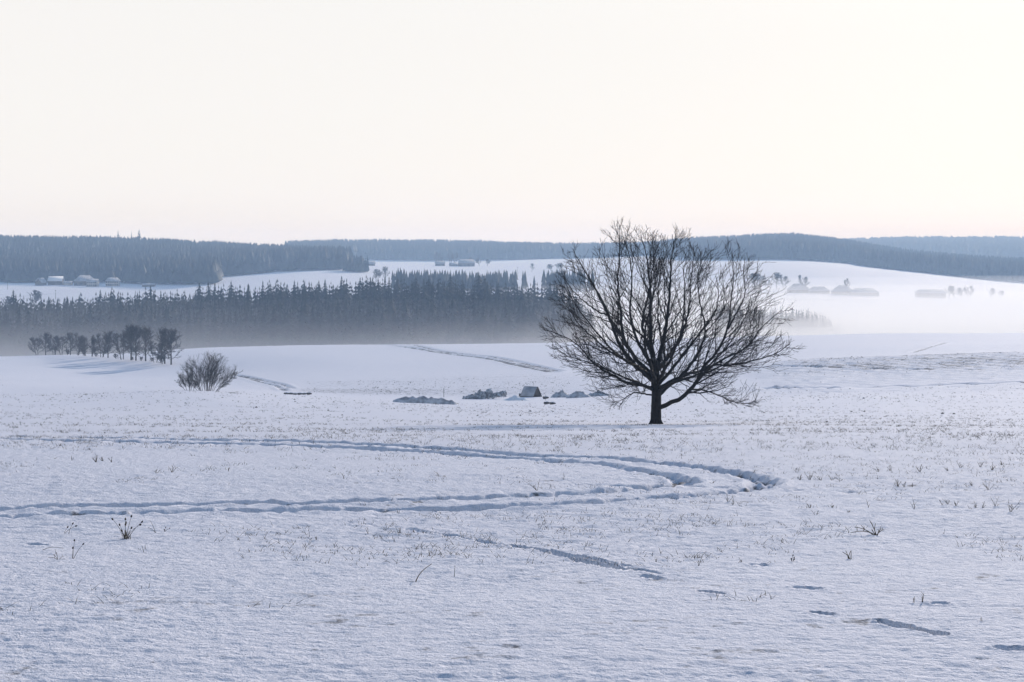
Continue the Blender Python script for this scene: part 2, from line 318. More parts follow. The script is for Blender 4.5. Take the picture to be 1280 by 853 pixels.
# ------------------------------------------------------------------ ground sheets
def sheet(name, cols, ds, weld=None):
    """fan of ground between the distances ds; cols are bearings (x / distance)"""
    Xc, Dd = np.meshgrid(cols, ds); x = (Xc * Dd).ravel(); y = Dd.ravel()
    z, bare = surf(x, y, True)
    n, m = Xc.shape; z = z.reshape(n, m)
    if weld == 'end':                       # last row follows the coarser sheet that joins it
        z[-1, 1:-1:2] = .5 * (z[-1, 0:-2:2] + z[-1, 2::2])
    idx = np.arange(n * m).reshape(n, m)
    Q = np.stack([idx[:-1, :-1], idx[:-1, 1:], idx[1:, 1:], idx[1:, :-1]], -1).reshape(-1, 4)
    me = mesh_np(name, np.stack([x, y, z.ravel()], 1), Q, True)
    at = me.attributes.new('bare', 'FLOAT', 'POINT'); at.data.foreach_set('value', bare.astype(np.float32))
    return tag(link(name, me, M_SNOW), kind='structure')
inner = np.arange(-480, 481) * (.35 / 480)
side = np.geomspace(.356, 1.3, 22)
cols_near = np.concatenate([-side[::-1], inner, side])            # odd count: every second column joins the middle sheet
def rows(y0, y1, step, d0, d1):
    """distances spaced so that neighbouring rows stay about step apart as seen from the path"""
    d = np.exp(np.linspace(math.log(d0), math.log(d1), 6000)); z = macro(0 * d + .02 * d, d)
    w = np.abs(np.diff(F * z / d)) + 60 * np.diff(np.log(d)); s = np.concatenate([[0], np.cumsum(w)])
    return np.interp(np.linspace(0, s[-1], int(s[-1] / step)), s, d)
d_near = rows(0, 0, .92, 8.5, 100)
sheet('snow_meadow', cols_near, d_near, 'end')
cols_mid = cols_near[::2]
d_mid = rows(0, 0, .55, 100, 780)
sheet('snow_field', cols_mid, d_mid, 'end')
cols_far = cols_mid[::2]
d_far = rows(0, 0, .8, 780, 6400)
sheet('hills', cols_far, d_far)
gx, gy = np.meshgrid(np.linspace(-160, 160, 81), np.linspace(-60, 8.7, 40)); gz = macro(gx.ravel(), gy.ravel()) - .06
ii = np.arange(gx.size).reshape(gx.shape)
tag(link('ground', mesh_np('ground', np.stack([gx.ravel(), gy.ravel(), gz], 1), np.stack([ii[:-1,:-1], ii[:-1,1:], ii[1:,1:], ii[1:,:-1]], -1).reshape(-1, 4), True), M_SNOW), kind='structure')

# ------------------------------------------------------------------ bare trees
def unit(v): return v / (np.linalg.norm(v, axis=-1, keepdims=True) + 1e-9)
def shoots(parents, radii, per, t0, t1, len_fn, ang, up, M, rfrac, rmin, g, wob=.12, env=None, outw=.0, origin=None):
    """side shoots for a batch of parent polylines (N,K,3): returns polylines (N*per,M,3) and radii"""
    Np, K, _ = parents.shape
    t = (np.arange(per)[None] + g.random((Np, per))) / per; t = t0 + (t1 - t0) * t
    f = t * (K - 1); i = np.minimum(f.astype(int), K - 2); u = (f - i)[..., None]
    n_ = np.arange(Np)[:, None]
    base = parents[n_, i] * (1 - u) + parents[n_, i + 1] * u
    tan = unit(parents[n_, i + 1] - parents[n_, i]); rad = radii[n_, i] * (1 - u[..., 0]) + radii[n_, i + 1] * u[..., 0]
    rnd = g.normal(size=tan.shape); perp = unit(rnd - (rnd * tan).sum(-1, keepdims=True) * tan)
    if origin is not None:                  # lean the side shoots away from the middle of the crown
        o = base - origin; o[..., 2] *= .4; perp = unit(perp + outw * unit(o))
    a = np.radians(ang[0] + (ang[1] - ang[0]) * g.random(t.shape))[..., None]
    d = unit(tan * np.cos(a) + perp * np.sin(a))
    L = len_fn(t, g) 
    if env is not None:
        tip = base + d * L[..., None]; e = env(tip); over = e > 1
        L = np.where(over, L / np.maximum(e, 1) ** 2.7, L)
    L = L[..., None]
    s = np.linspace(0, 1, M)[None, None, :, None]
    upv = np.array([0, 0, 1.0]); side_ = g.normal(size=d.shape) * wob
    Pn = base[:, :, None] + d[:, :, None] * L[:, :, None] * s + (upv * up + side_)[:, :, None] * L[:, :, None] * s ** 2
    jit = g.normal(size=Pn.shape) * .016 * L[:, :, None] * np.sqrt(s); jit[:, :, 0] = 0
    Pn = Pn + jit
    r0 = np.maximum(rad * rfrac, rmin); R = np.maximum(r0[..., None] * (1 - .8 * np.linspace(0, 1, M)), rmin * .75)
    return Pn.reshape(-1, M, 3), R.reshape(-1, M)

TD = 97.0; S_ = TD / F
def tp(cx, cy, dy=0.0):
    """a point of the big tree, from where it is seen, at dy behind or before the trunk"""
    px, py = 660 + cx / 2.941, 260 + cy / 2.941; d = TD + dy
    return np.array([(px - CX) / F * d, d, -(py - HY) / F * d])
tb = tp(470, 795); tb[2] = float(surf(tb[:1], tb[1:2])[0]) - .05
g = np.random.default_rng(5)
tree = tag(empty('bare_tree', tb), 'large spreading leafless tree standing alone on the near snow meadow', 'tree')
loc = lambda p: np.asarray(p) - tb
def env_big(p):
    q = p.copy(); x = np.where(q[..., 0] > .6, (q[..., 0] - .6) / 6.5, (q[..., 0] - .6) / 6.45); y = q[..., 1] / 6.4
    z = q[..., 2] - 4.6; z = np.where(z > 0, z / 6.15, z / 3.7)
    return (np.abs(x) ** 2.7 + np.abs(y) ** 2.7 + np.abs(z) ** 2.7) ** (1 / 2.7)
mb = MB()
tr = np.array([loc(tb), loc(tp(470, 780)), loc(tp(471, 740)), loc(tp(472, 690)), loc(tp(469, 640)), loc(tp(468, 600)), loc(tp(466, 560))])
tr = smooth_line(tr, .35); trr = np.interp(np.linspace(0, 1, len(tr)), [0, .06, .15, .5, 1], [.40, .33, .31, .29, .20])
mb.tubes(tr[None], trr[None], 14)
V0 = mb.v[0]; th = np.arctan2(V0[:, 1], V0[:, 0]); V0 *= 1; V0[:, 0] += .02 * np.cos(7 * th + 3 * V0[:, 2]); V0[:, 1] += .02 * np.sin(6 * th + 2 * V0[:, 2])
# root flare
for k in range(6):
    a = k * 1.05 + .3; mb.tubes(np.array([[(.18*math.cos(a), .18*math.sin(a), .42), (.33*math.cos(a), .33*math.sin(a), .12), (.52*math.cos(a), .52*math.sin(a), -.06)]]), np.array([[.13, .11, .05]]), 6)
mb.build('trunk', M_BARK, tree, True)
LIMBS = [  # (points seen in the photograph with their depth, radius at the base)
 ([(468,610,0),(455,520,-.3),(450,430,-.4),(452,330,-.2),(445,250,0),(432,160,.2),(415,110,.3)], .20),
 ([(472,600,0),(482,550,.2),(505,450,.5),(520,340,.6),(525,230,.9),(535,130,1.0),(530,98,1.0)], .19),
 ([(460,632,0),(420,600,-.4),(385,570,-.8),(330,490,-1.4),(300,400,-1.8),(250,300,-2.0),(200,220,-2.2),(165,150,-2.3)], .18),
 ([(462,615,0),(400,560,.5),(350,470,1.0),(340,380,1.3),(330,290,1.5),(335,170,1.5),(335,62,1.4)], .17),
 ([(464,590,0),(430,540,-.8),(400,480,-1.5),(375,390,-2.2),(382,280,-2.8),(370,170,-3.0),(350,105,-3.0)], .13),
 ([(462,662,0),(410,652,-.2),(370,645,-.4),(300,610,-.8),(230,560,-1.2),(180,500,-1.6),(110,462,-2.0),(70,450,-2.2)], .11),
 ([(480,735,0),(520,718,-.2),(570,695,-.4),(620,640,-.9),(650,580,-1.3),(700,520,-1.7),(735,440,-2.0),(745,350,-2.1),(755,270,-2.1),(752,190,-2.2)], .17),
 ([(478,690,0),(510,660,.5),(560,620,.9),(610,560,1.5),(640,500,2.0),(650,430,2.4),(632,340,2.6),(625,270,2.8),(640,210,2.9)], .15),
 ([(600,664,-.7),(660,595,.2),(720,555,.9),(800,515,1.5),(860,440,1.8),(930,378,2.0)], .10),
 ([(640,598,-1.2),(690,575,-1.9),(740,578,-2.5),(840,560,-3.0),(920,530,-3.3),(962,498,-3.4)], .085),
 ([(480,650,0),(540,580,-1.0),(600,500,-2.0),(680,400,-3.0),(700,320,-3.3),(690,250,-3.4)], .12),
 ([(560,697,-.4),(610,668,.4),(680,680,1.0),(760,715,1.6),(845,716,2.0)], .055),
 ([(460,690,0),(420,682,.5),(390,680,.9),(350,705,1.4),(335,742,1.7)], .05),
 ([(468,570,0),(440,500,1.0),(420,430,2.0),(440,330,2.8),(460,190,3.2),(455,115,3.3)], .14),
 ([(476,600,0),(520,540,1.2),(560,480,2.0),(590,380,3.0),(600,260,3.6),(612,165,3.8)], .14),
 ([(425,602,-.4),(360,560,-2.0),(290,520,-3.0),(200,440,-3.8),(125,340,-4.2)], .10),
 ([(462,640,0),(400,590,1.6),(310,520,2.8),(230,430,3.6),(160,330,4.0),(130,250,4.1)], .12),
 ([(470,650,0),(450,580,-2.2),(430,500,-3.6),(440,400,-4.6),(470,290,-5.0),(480,200,-5.0)], .14),
 ([(474,640,0),(500,600,-2.0),(540,520,-3.6),(570,420,-4.4),(575,300,-4.8),(570,210,-4.8)], .13),
 ([(474,650,0),(500,600,2.2),(500,520,3.8),(480,420,4.8),(480,300,5.2),(500,190,5.2)], .13),
 ([(478,665,0),(560,620,2.2),(650,590,3.8),(740,500,4.4),(800,400,4.6),(820,320,4.6)], .12),
 ([(480,670,0),(540,640,-2.6),(600,620,-4.0),(700,590,-4.6),(790,510,-4.8),(840,430,-4.9)], .11),
 ([(460,670,0),(400,640,-2.6),(320,610,-4.2),(230,560,-4.8),(160,500,-5.0)], .10),
 ([(462,668,0),(390,640,2.4),(300,600,4.0),(200,560,4.6),(110,540,4.8)], .09),
 ([(735,445,-2.0),(770,380,-1.6),(800,310,-1.3),(790,230,-1.2)], .06),
 ([(300,400,-1.8),(240,370,-1.0),(180,320,-.6),(130,260,-.4)], .06),
]
ORG = np.array([0, 0, 3.2])
for pts, r0 in LIMBS:
    L = smooth_line(np.array([loc(tp(*p)) for p in pts]), .3)
    K = 26; s = np.concatenate([[0], np.cumsum(np.linalg.norm(np.diff(L, axis=0), axis=1))]); length = s[-1]
    q = np.linspace(0, length, K); L = np.stack([np.interp(q, s, L[:, k]) for k in range(3)], 1)
    L[1:-1] += g.normal(size=(K - 2, 3)) * .022
    R = r0 * .74 * (1 - np.linspace(0, 1, K)) ** 1.15 + .018
    lb = MB(); lb.tubes(L[None], R[None], 7)
    per = max(5, int(length * 2.3))
    B1, R1 = shoots(L[None], R[None], per, .16, .97, lambda t, g: (1.0 + 2.3 * g.random(t.shape)) * (1.2 - .5 * t) * (.55 + .06 * length), (35, 72), .24, 10, .45, .015, g, env=env_big, outw=.7, origin=ORG)
    lb.tubes(B1, R1, 5)
    limb = lb.build('limb', M_BARK, tree, True)
    tw = MB()
    T1, Q1 = shoots(B1, R1, 6, .15, .98, lambda t, g: (.45 + .85 * g.random(t.shape)) * (1.15 - .5 * t), (28, 62), .18, 6, .6, .0122, g, env=env_big, outw=.5, origin=ORG)
    tw.tubes(T1, Q1, 3)
    T2, Q2 = shoots(T1, Q1, 2, .3, .95, lambda t, g: .25 + .45 * g.random(t.shape), (25, 60), .12, 4, .8, .0102, g, env=env_big, outw=.4, origin=ORG)
    tw.tubes(T2, Q2, 3)
    o = tw.build('twigs', M_TWIG, limb); tag(o, kind='stuff')

def bare_tree_mesh(h, w, seed, stems=1, n1=9, dens=1.0, tw_r=.03, low=.28):
    """trunk mesh and crown mesh of a smaller leafless tree, base at the origin"""
    g = np.random.default_rng(seed); tr_ = []; 
    for k in range(stems):
        a = g.random() * 6.28; lean = (.0 if stems == 1 else .16) * h; K = 12; s = np.linspace(0, 1, K)[:, None]
        b0 = np.array([math.cos(a), math.sin(a), 0]) * (.0 if stems == 1 else .06 * h)
        tr_.append(b0 + s * np.array([math.cos(a) * lean, math.sin(a) * lean, h * (.72 + .2 * g.random())]) + g.normal(size=(K, 3)) * .008 * h * s)
    tr_ = np.array(tr_); R = np.broadcast_to((.02 * h / stems ** .4) * (1 - .85 * np.linspace(0, 1, 12)), (stems, 12)).copy()
    tm = MB(); tm.tubes(tr_, R, 6)
    env = lambda p: np.sqrt((p[..., 0] / (w / 2)) ** 2 + (p[..., 1] / (w / 2)) ** 2 + ((p[..., 2] - .55 * h) / (.46 * h)) ** 2)
    o = np.array([0, 0, .35 * h])
    B, RB = shoots(tr_, R, n1, low, .98, lambda t, g: h * (.2 + .24 * g.random(t.shape)) * (1.45 - 1.1 * t), (25, 60), .22, 8, .5, tw_r * 1.3, g, env=env, outw=.6, origin=o)
    tm.tubes(B, RB, 4)
    cm = MB(); T, Q = shoots(B, RB, int(7 * dens), .15, .98, lambda t, g: h * (.06 + .12 * g.random(t.shape)), (25, 60), .15, 5, .6, tw_r, g, env=env, outw=.4, origin=o)
    cm.tubes(T, Q, 3)
    T, Q = shoots(T, Q, int(4 * dens), .2, .98, lambda t, g: h * (.03 + .05 * g.random(t.shape)), (25, 65), .1, 3, .8, tw_r * .8, g, env=env, outw=.3, origin=o)
    cm.tubes(T, Q, 3)
    return tm.mesh('trunk', True), cm.mesh('crown')
def plant_tree(name, px, d, h, meshes, label, group, mat_=M_GREYBARK, base_h=10.0, rz=None, cat='tree', sx=1.0):
    e = tag(empty(name, P(px, d, -.1), random.random() * 6.28 if rz is None else rz), label, cat, group)
    s = h / base_h; e.scale = (s * sx, s * sx, s)
    for nm, me in zip(('trunk', 'crown'), meshes):
        link(nm, me, mat_, e)
    return e
ROWT = [bare_tree_mesh(10, 7.4, 21, 1, 22, 1.3, .04, .14), bare_tree_mesh(10, 7.4, 22, 2, 13, 1.3, .04, .12), bare_tree_mesh(10, 9.0, 23, 1, 24, 1.3, .04, .14), bare_tree_mesh(10, 7.2, 24, 3, 11, 1.3, .04, .1)]
HEDGE = [ # column, distance, height, variant, label
 (47,672,8.5,1,'leftmost slim bare tree at the outer end of the tree row'), (57,668,9.5,0,'tall narrow bare tree beside the leftmost tree of the row'), (68,655,8.2,3,'multi-stemmed bare tree third from the left end of the row'),
 (77,645,8.4,1,'bare tree with dense crown fourth from the left end of the row'), (88,632,8.6,2,'broad bare tree in the middle of the dense left part of the row'), (97,618,8.4,3,'many-stemmed bare tree just right of the dense left part'),
 (108,600,7.4,1,'short bare tree left of the gap in the tree row'), (115,592,7.6,3,'short multi-stemmed bare tree at the gap in the row'),
 (127,578,8.4,3,'multi-stemmed bare tree leaning against a round-crowned tree'), (135,572,9.2,2,'round-crowned bare tree right of the gap in the row'),
 (154,556,10.2,1,'bare tree at the left of the tall group in the row'), (164,550,12.2,0,'tallest dense bare tree in the middle of the row'), (170,546,11.4,2,'wide bare tree right of the tallest tree of the row'), (182,540,11.6,0,'tall dark bare tree at the right of the tall group'),
 (194,530,7.0,3,'low thin bare tree between the tall group and the right pair'), (206,521,11.6,0,'pointed tall bare tree left in the pair at the right end of the row'), (214,516,11.0,2,'rounded bare tree at the right end of the tree row')]
for px, d, h, v, lb in HEDGE:
    plant_tree('field_tree', px, d, h, ROWT[v], lb, 'row of bare trees along the field edge', sx=1.2)
BUSHM = bare_tree_mesh(2.4, 3.4, 31, 7, 5, 1.2, .02, .1)
for px, d, s, lb in [(145,562,.9,'small bare shrub under the gap of the tree row'), (177,542,.7,'small bare shrub at the foot of the tall trees'), (203,520,1.3,'dense dark shrub at the foot of the right end trees'), (104,606,1.1,'low shrub at the foot of the left part of the tree row'), (120,586,.8,'low shrub beside the gap in the tree row'), (190,534,.7,'low shrub between the tall group and the right pair of trees'), (165,549,.6,'tiny shrub below the tallest tree of the row'),(84,634,1.0,'shrub under the dense left part of the tree row')]:
    e = tag(empty('shrub', P(px, d, -.1), random.random() * 6), lb, 'shrub', 'shrubs under the row of trees'); e.scale = (s, s, s * .9)
    link('stem', BUSHM[0], M_GREYBARK, e); link('twigs', BUSHM[1], M_GREYBARK, e)

def bush(px, py, wpx, hpx, n, seed, label, d0=150, d1=240, skew=0.0):
    b = ground_at(px, py, d0, d1); sc = b[1] / F; h = hpx * sc; w = wpx * sc; g = np.random.default_rng(seed)
    e = tag(empty('bare_bush', (b[0], b[1], float(surf(b[:1], b[1:2])[0]) - .1)), label, 'bush')
    env = lambda p: np.sqrt((p[..., 0] / (w / 2)) ** 2 + (p[..., 1] / (w / 2.4)) ** 2 + ((p[..., 2] - .5 * h) / (.52 * h)) ** 2)
    for k in range(n):
        a = g.random() * 6.28; f = math.sqrt((k + .5) / n); K = 10; s = np.linspace(0, 1, K)[:, None]
        b0 = np.array([math.cos(a) * w * .20 * f, math.sin(a) * w * .14 * f, 0]); out = np.array([math.cos(a) * w * .42 * f + skew * w, math.sin(a) * w * .26 * f, h * (.97 - .58 * f * f)])
        L = b0 + out * s + np.array([out[0] * .2, 0, -.05 * h]) * s * (1 - s) * -1.5 + g.normal(size=(K, 3)) * .012 * h * s
        R = (.038 * (1 - .8 * s[:, 0]))[None]
        lb = MB(); lb.tubes(L[None], R, 5)
        B, RB = shoots(L[None], R, 15, .12, .98, lambda t, g: h * (.16 + .2 * g.random(t.shape)) * (1.2 - .6 * t), (20, 50), .18, 7, .55, .013, g, env=env)
        lb.tubes(B, RB, 4)
        T, Q = shoots(B, RB, 9, .15, .98, lambda t, g: h * (.06 + .11 * g.random(t.shape)), (25, 55), .15, 4, .6, .0105, g, env=env); 
        lb.tubes(T, Q, 3)
        lb.build('stem', M_GREYBARK, e)
    return e
bush(260, 490, 68, 47, 26, 41, 'rounded leafless bush on the snowy rise left of the big tree', skew=.05)
bush(237, 489, 26, 27, 7, 42, 'small leafless bush leaning out left of the rounded bush', skew=-.16)

# ------------------------------------------------------------------ conifers
def conifer_mesh(seed, h=10.0, w=3.4, n=15, full=8):
    g = np.random.default_rng(seed); V = []; T = []
    for k in range(n):
        f = k / (n - 1); z = h * (.12 + .85 * f); r = w / 2 * (1 - f ** 1.6) ** .92 * (.75 + .6 * g.random()) + .2; m = full if f < .75 else full - 2; off = g.random() * 6.28
        for j in range(m):
            a = off + j * 2 * math.pi / m + g.normal() * .2; rr = r * (.65 + .6 * g.random()); da = .42
            zt = z + .03 * h; zo = z - .05 * h - .05 * h * g.random() * (1 - f)
            b = len(V)
            V += [(.05 * math.cos(a), .05 * math.sin(a), zt), (rr * .62 * math.cos(a - da), rr * .62 * math.sin(a - da), (zt + zo) / 2 - .1), (rr * math.cos(a), rr * math.sin(a), zo), (rr * .62 * math.cos(a + da), rr * .62 * math.sin(a + da), (zt + zo) / 2 - .1)]
            T += [(b, b + 1, b + 2), (b, b + 2, b + 3)]
    b = len(V)
    for zz, r in ((0, .16), (h * 1.02, .015)):
        for j in range(4): V.append((r * math.cos(j * 1.571), r * math.sin(j * 1.571), zz))
    for j in range(4):
        i2 = (j + 1) % 4; T += [(b + j, b + i2, b + 4 + i2), (b + j, b + 4 + i2, b + 4 + j)]
    return np.array(V), np.array(T)
CON = [conifer_mesh(50 + k, 10, (4.4, 5.6, 4.8, 6.2, 3.9, 5.2)[k]) for k in range(6)]
CON_PLAIN = [conifer_mesh(60 + k, 10, (4.4, 5.6, 4.8)[k], 9, 6) for k in range(3)]
def scatter(pxs, d0s, d1s, spacing, g, jit=.4):
    """tree spots on a patch: rows across, jittered"""
    out = []; d = min(d0s)
    while d < max(d1s):
        x0 = (pxs[0] - CX) / F * d; x1 = (pxs[-1] - CX) / F * d
        xs = np.arange(x0, x1, spacing) + g.normal(size=max(0, len(np.arange(x0, x1, spacing)))) * spacing * jit
        ds = d + g.normal(size=len(xs)) * spacing * jit; px = CX + F * xs / ds
        ok = (ds > np.interp(px, pxs, d0s)) & (ds < np.interp(px, pxs, d1s)); out.append(np.stack([xs[ok], ds[ok]], 1)); d += spacing
    return np.vstack(out)
def joined(name, spots, hs, ws, mat_, g, variants=CON, rich=True):
    zz = surf(spots[:, 0], spots[:, 1]); VV = []; TT = []; nb = 0
    order = g.integers(0, len(variants), len(spots))
    for v in range(len(variants)):
        k = np.nonzero(order == v)[0]
        if not len(k): continue
        V, T = variants[v]; a = g.random(len(k)) * 6.28; c, s = np.cos(a)[:, None], np.sin(a)[:, None]; sz = (hs[k] / 10)[:, None]; sw = (sz * ws[k][:, None])
        X = (V[None, :, 0] * c - V[None, :, 1] * s) * sw + spots[k, 0][:, None]; Y = (V[None, :, 0] * s + V[None, :, 1] * c) * sw + spots[k, 1][:, None]; Z = V[None, :, 2] * sz + zz[k][:, None] - .3
        VV.append(np.stack([X, Y, Z], -1).reshape(-1, 3)); TT.append((T[None] + (np.arange(len(k)) * len(V))[:, None, None] + nb).reshape(-1, 3)); nb += len(k) * len(V)
    return link(name, mesh_np(name, np.vstack(VV), np.vstack(TT)), mat_)
g = np.random.default_rng(8)
belt = scatter([-330, 0, 400, 700, 735], [880, 850, 845, 855, 900], [1010, 1010, 1010, 1010, 990], 4.4, g)
bpx = CX + F * belt[:, 0] / belt[:, 1]; hb = (20 + 6 * g.random(len(belt)) + 3.5 * (g.random(len(belt)) > .93)) * np.interp(bpx, [0, 690, 735], [1, .96, .7])
hb *= 1 + .30 * noise(belt[:, 0] / 9, belt[:, 1] / 14, 30)
wood = scatter([900, 985, 1020, 1052], [955, 955, 960, 968], [1000, 1000, 998, 985], 4.4, g); wpx = CX + F * wood[:, 0] / wood[:, 1]
hw = (13 + 4 * g.random(len(wood))) * np.interp(wpx, [985, 1015, 1052], [1.05, 1, .55])
spots = np.vstack([belt, wood]); hs = np.concatenate([hb, hw])
# which of them show: a rough front-to-back count
sx = CX + F * spots[:, 0] / spots[:, 1]; sz = surf(spots[:, 0], spots[:, 1]); ytop = HY - F * (sz + hs) / spots[:, 1]; pw = F * hs * .17 / spots[:, 1]; crest = np.interp(sx, [0, 258, 400, 560, 700, 1000, 1280], [446, 434, 431, 430, 428, 417, 415])
skyl = np.full(1700, 1e9); show = np.zeros(len(spots)); ordr = np.argsort(spots[:, 1])
for i in ordr:
    if not (-20 < sx[i] < 1300): continue
    for c in range(int(sx[i] - pw[i]), int(sx[i] + pw[i]) + 1):
        j = c + 200
        yt = ytop[i] + abs(c - sx[i]) / max(pw[i], .1) * 20; low = min(skyl[j], crest[i])
        if yt < low: show[i] += low - yt; skyl[j] = min(skyl[j], yt)
best = np.argsort(-show)[:296]; restmask = np.ones(len(spots), bool); restmask[best] = False; restmask &= ~((show <= 0) & (g.random(len(spots)) < .5))
CME = [mesh_np('conifer', *c) for c in CON]
for m_ in CME: m_.materials.append(M_CONIFER)
for n, i in enumerate(best):
    o = bpy.data.objects.new('conifer_tree', CME[n % 6]); COL.objects.link(o)
    o.location = (spots[i, 0], spots[i, 1], sz[i] - .3); o.rotation_euler = (0, 0, random.random() * 6.28)
    s = hs[i] / 10; o.scale = (s * (.85 + .3 * random.random()), s * (.85 + .3 * random.random()), s)
    if spots[i, 0] < 100: tag(o, 'dark conifer in the forest belt beyond the snowy field crest', 'tree', 'conifers of the near forest belt')
    else: tag(o, 'pale fog-veiled conifer of the small wood right of the big tree', 'tree', 'conifers of the wood in the fog')
o = joined('forest', spots[restmask], hs[restmask], np.full(restmask.sum(), 1.0), M_CONIFER, g, CON_PLAIN); tag(o, 'dense dark conifers filling the forest belt behind its front trees', None, None, 'stuff')
def far_con(seed):
    g = np.random.default_rng(seed); V = []; T = []
    for z0, z1, r, n in ((0.5, 7.2, 1.9, 5), (4.5, 10, 1.25, 4)):
        b = len(V); V.append((0, 0, z1)); off = g.random() * 6
        for j in range(n): V.append((r * (.7 + .6 * g.random()) * math.cos(off + j * 6.283 / n), r * (.7 + .6 * g.random()) * math.sin(off + j * 6.283 / n), z0 + g.random()))
        for j in range(n): T.append((b, b + 1 + j, b + 1 + (j + 1) % n))
    return np.array(V), np.array(T)
FARC = [far_con(70 + k) for k in range(5)]
RIDGES = [
 ('dense conifer forest covering the long left ridge', [-420, 150, 180, 268, 277, 350, 400, 428, 436], [1760, 1755, 1690, 1640, 1900, 1985, 1990, 2010, 2200], [2850, 2850, 2850, 2850, 2850, 2800, 2750, 2500, 2250], 7.7, 25),
 ('conifer forest covering the middle ridge behind the village', [360, 400, 480, 560, 640, 690], [3060, 3060, 3060, 3040, 3080, 3200], [3720, 3720, 3720, 3720, 3720, 3500], 8.0, 27),
 ('low forested ridge behind the big tree', [640, 700, 800, 890], [3240, 3240, 3200, 3000], [3800, 3800, 3800, 3700], 8.0, 26),
 ('blue forested hill right of the big tree', [835, 870, 930, 1000, 1075, 1132], [2900, 2560, 2460, 2440, 2560, 3100], [3350, 3400, 3400, 3400, 3400, 3250], 7.5, 27),
 ('forested spur reaching down to the right snow slope', [1066, 1080, 1130, 1280, 1700], [2640, 2420, 2360, 2330, 2300], [2760, 2950, 3080, 3100, 3100], 7.5, 26),
 ('pale farthest forested ridge at the right horizon', [1040, 1100, 1280, 1700], [4650, 4200, 4000, 3900], [5350, 5350, 5350, 5350], 15.0, 28),
 ('thin second belt of conifers before the village', [492, 520, 600, 640, 660], [1490, 1470, 1470, 1490, 1520], [1510, 1540, 1545, 1530, 1530], 5.0, 17.5),
 ('short strip of conifers at the foot of the far field', [676, 700, 740], [1500, 1480, 1490], [1510, 1530, 1520], 5.0, 17),
 ('detached corner of wood at the end of the left ridge', [433, 445, 458], [1930, 1910, 1920], [1960, 2010, 1960], 5.5, 19)]
for lb, pxs, a, b, sp, h in RIDGES:
    s = scatter(pxs, a, b, sp, g, .7); hh = h * (.78 + .4 * g.random(len(s))) * (1 + .14 * noise(s[:, 0] / 60, s[:, 1] / 60, 31))
    o = joined('forest', s, hh, np.full(len(s), sp / 6.2), M_FARCON, g, FARC); tag(o, lb, None, None, 'stuff')
# tall trees standing out of the left ridge
for n, (px, py, w, lb) in enumerate([(147.5, 288, 1.15, 'broad dark conifer rising above the left ridge'), (164.5, 289, .7, 'thin faint conifer between two tall ridge conifers'), (174, 286.5, 1.1, 'tallest layered conifer rising above the left ridge')]):
    d = 2690.0; b = P(px, d); h = -(py - HY) / F * d - b.z
    o = bpy.data.objects.new('ridge_tree', CME[(0, 4, 3)[n]]); COL.objects.link(o); o.location = b; o.scale = (h / 10 * w * .62, h / 10 * w * .62, h / 10); tag(o, lb, 'tree')

# ------------------------------------------------------------------ distant leafless trees
FARB = [bare_tree_mesh(10, 7.0, 61, 1, 14, 1.0, .07), bare_tree_mesh(10, 6.0, 62, 2, 9, 1.0, .07), bare_tree_mesh(10, 8.5, 63, 3, 9, 1.0, .07)]
for px, d, h, v, sxx, lb in [
 (40,1330,14,2,1.1,'pale round-crowned bare tree behind the left end of the forest belt'), (6,1300,11,2,1.3,'pale low bare tree behind the forest belt at the left edge'),
 (665,2080,11,0,.8,'single small bare tree on the far snow field'), (944,1560,15,2,1.2,'dense bare tree behind the right twigs of the big tree'), (958,1560,9,1,1,'small bare tree beside a dense one on the far slope'),
 (971,1545,16,0,.9,'left one of two bare trees left of the hipped farmhouse'), (981,1545,15,1,1.0,'right one of two bare trees left of the hipped farmhouse'),
 (1005,1505,17,1,.8,'bare tree rising behind the roof of the left farm on the slope'), (1059,1500,15,1,.55,'slim bare tree behind the second farm on the slope'),
 (1186,1480,12,1,.9,'left bare tree right of the long barn in the fog'), (1194,1470,11,2,1.0,'low bare tree in the clump right of the long barn'), (1203,1465,10,2,1.0,'low middle bare tree in the clump in the fog'), (1212,1455,13,1,1.0,'rounded bare tree at the right of the clump in the fog'), (1237,1500,9,2,1.2,'faint low tree near the right edge in the fog'), (1251,1500,7,2,1.1,'faint low bush near the right edge in the fog'),
 (546,2470,22,1,.6,'left tall slim tree above the village roofs'), (551,2470,21,1,.5,'second tall slim tree above the village roofs'), (563,2460,20,1,.55,'third tall slim tree above the village roofs'), (569,2460,21,1,.6,'right tall slim tree above the village roofs'), (588,2440,13,0,.9,'bare tree behind the large village barn'),
 (600,2420,12,2,1.2,'left low tree right of the village barn'), (609,2420,10,2,1.0,'right low tree right of the village barn'), (690,2100,9,2,1.5,'bushy clump on the far field by the big tree'), (700,2110,10,2,1.3,'bushy clump behind the left twigs of the big tree'),
 (470,1640,13,2,1.0,'pale bare tree just behind the forest belt tops'), (482,1640,16,0,.8,'second pale bare tree just behind the forest belt tops'), (497,1600,12,2,1.2,'broad pale bare tree behind the belt near the middle'),
 (1003,880,9,1,.9,'faint shrub tree at the near edge of the fog'), (1028,885,8,2,1.2,'second faint shrub tree at the near edge of the fog'), (1085,900,9,1,1.2,'third faint shrub tree in the white fog'), (1098,900,8,2,1.2,'fourth faint shrub tree in the white fog')]:
    plant_tree('distant_tree', px, d, h, FARB[v], lb, None, sx=sxx * 1.35)

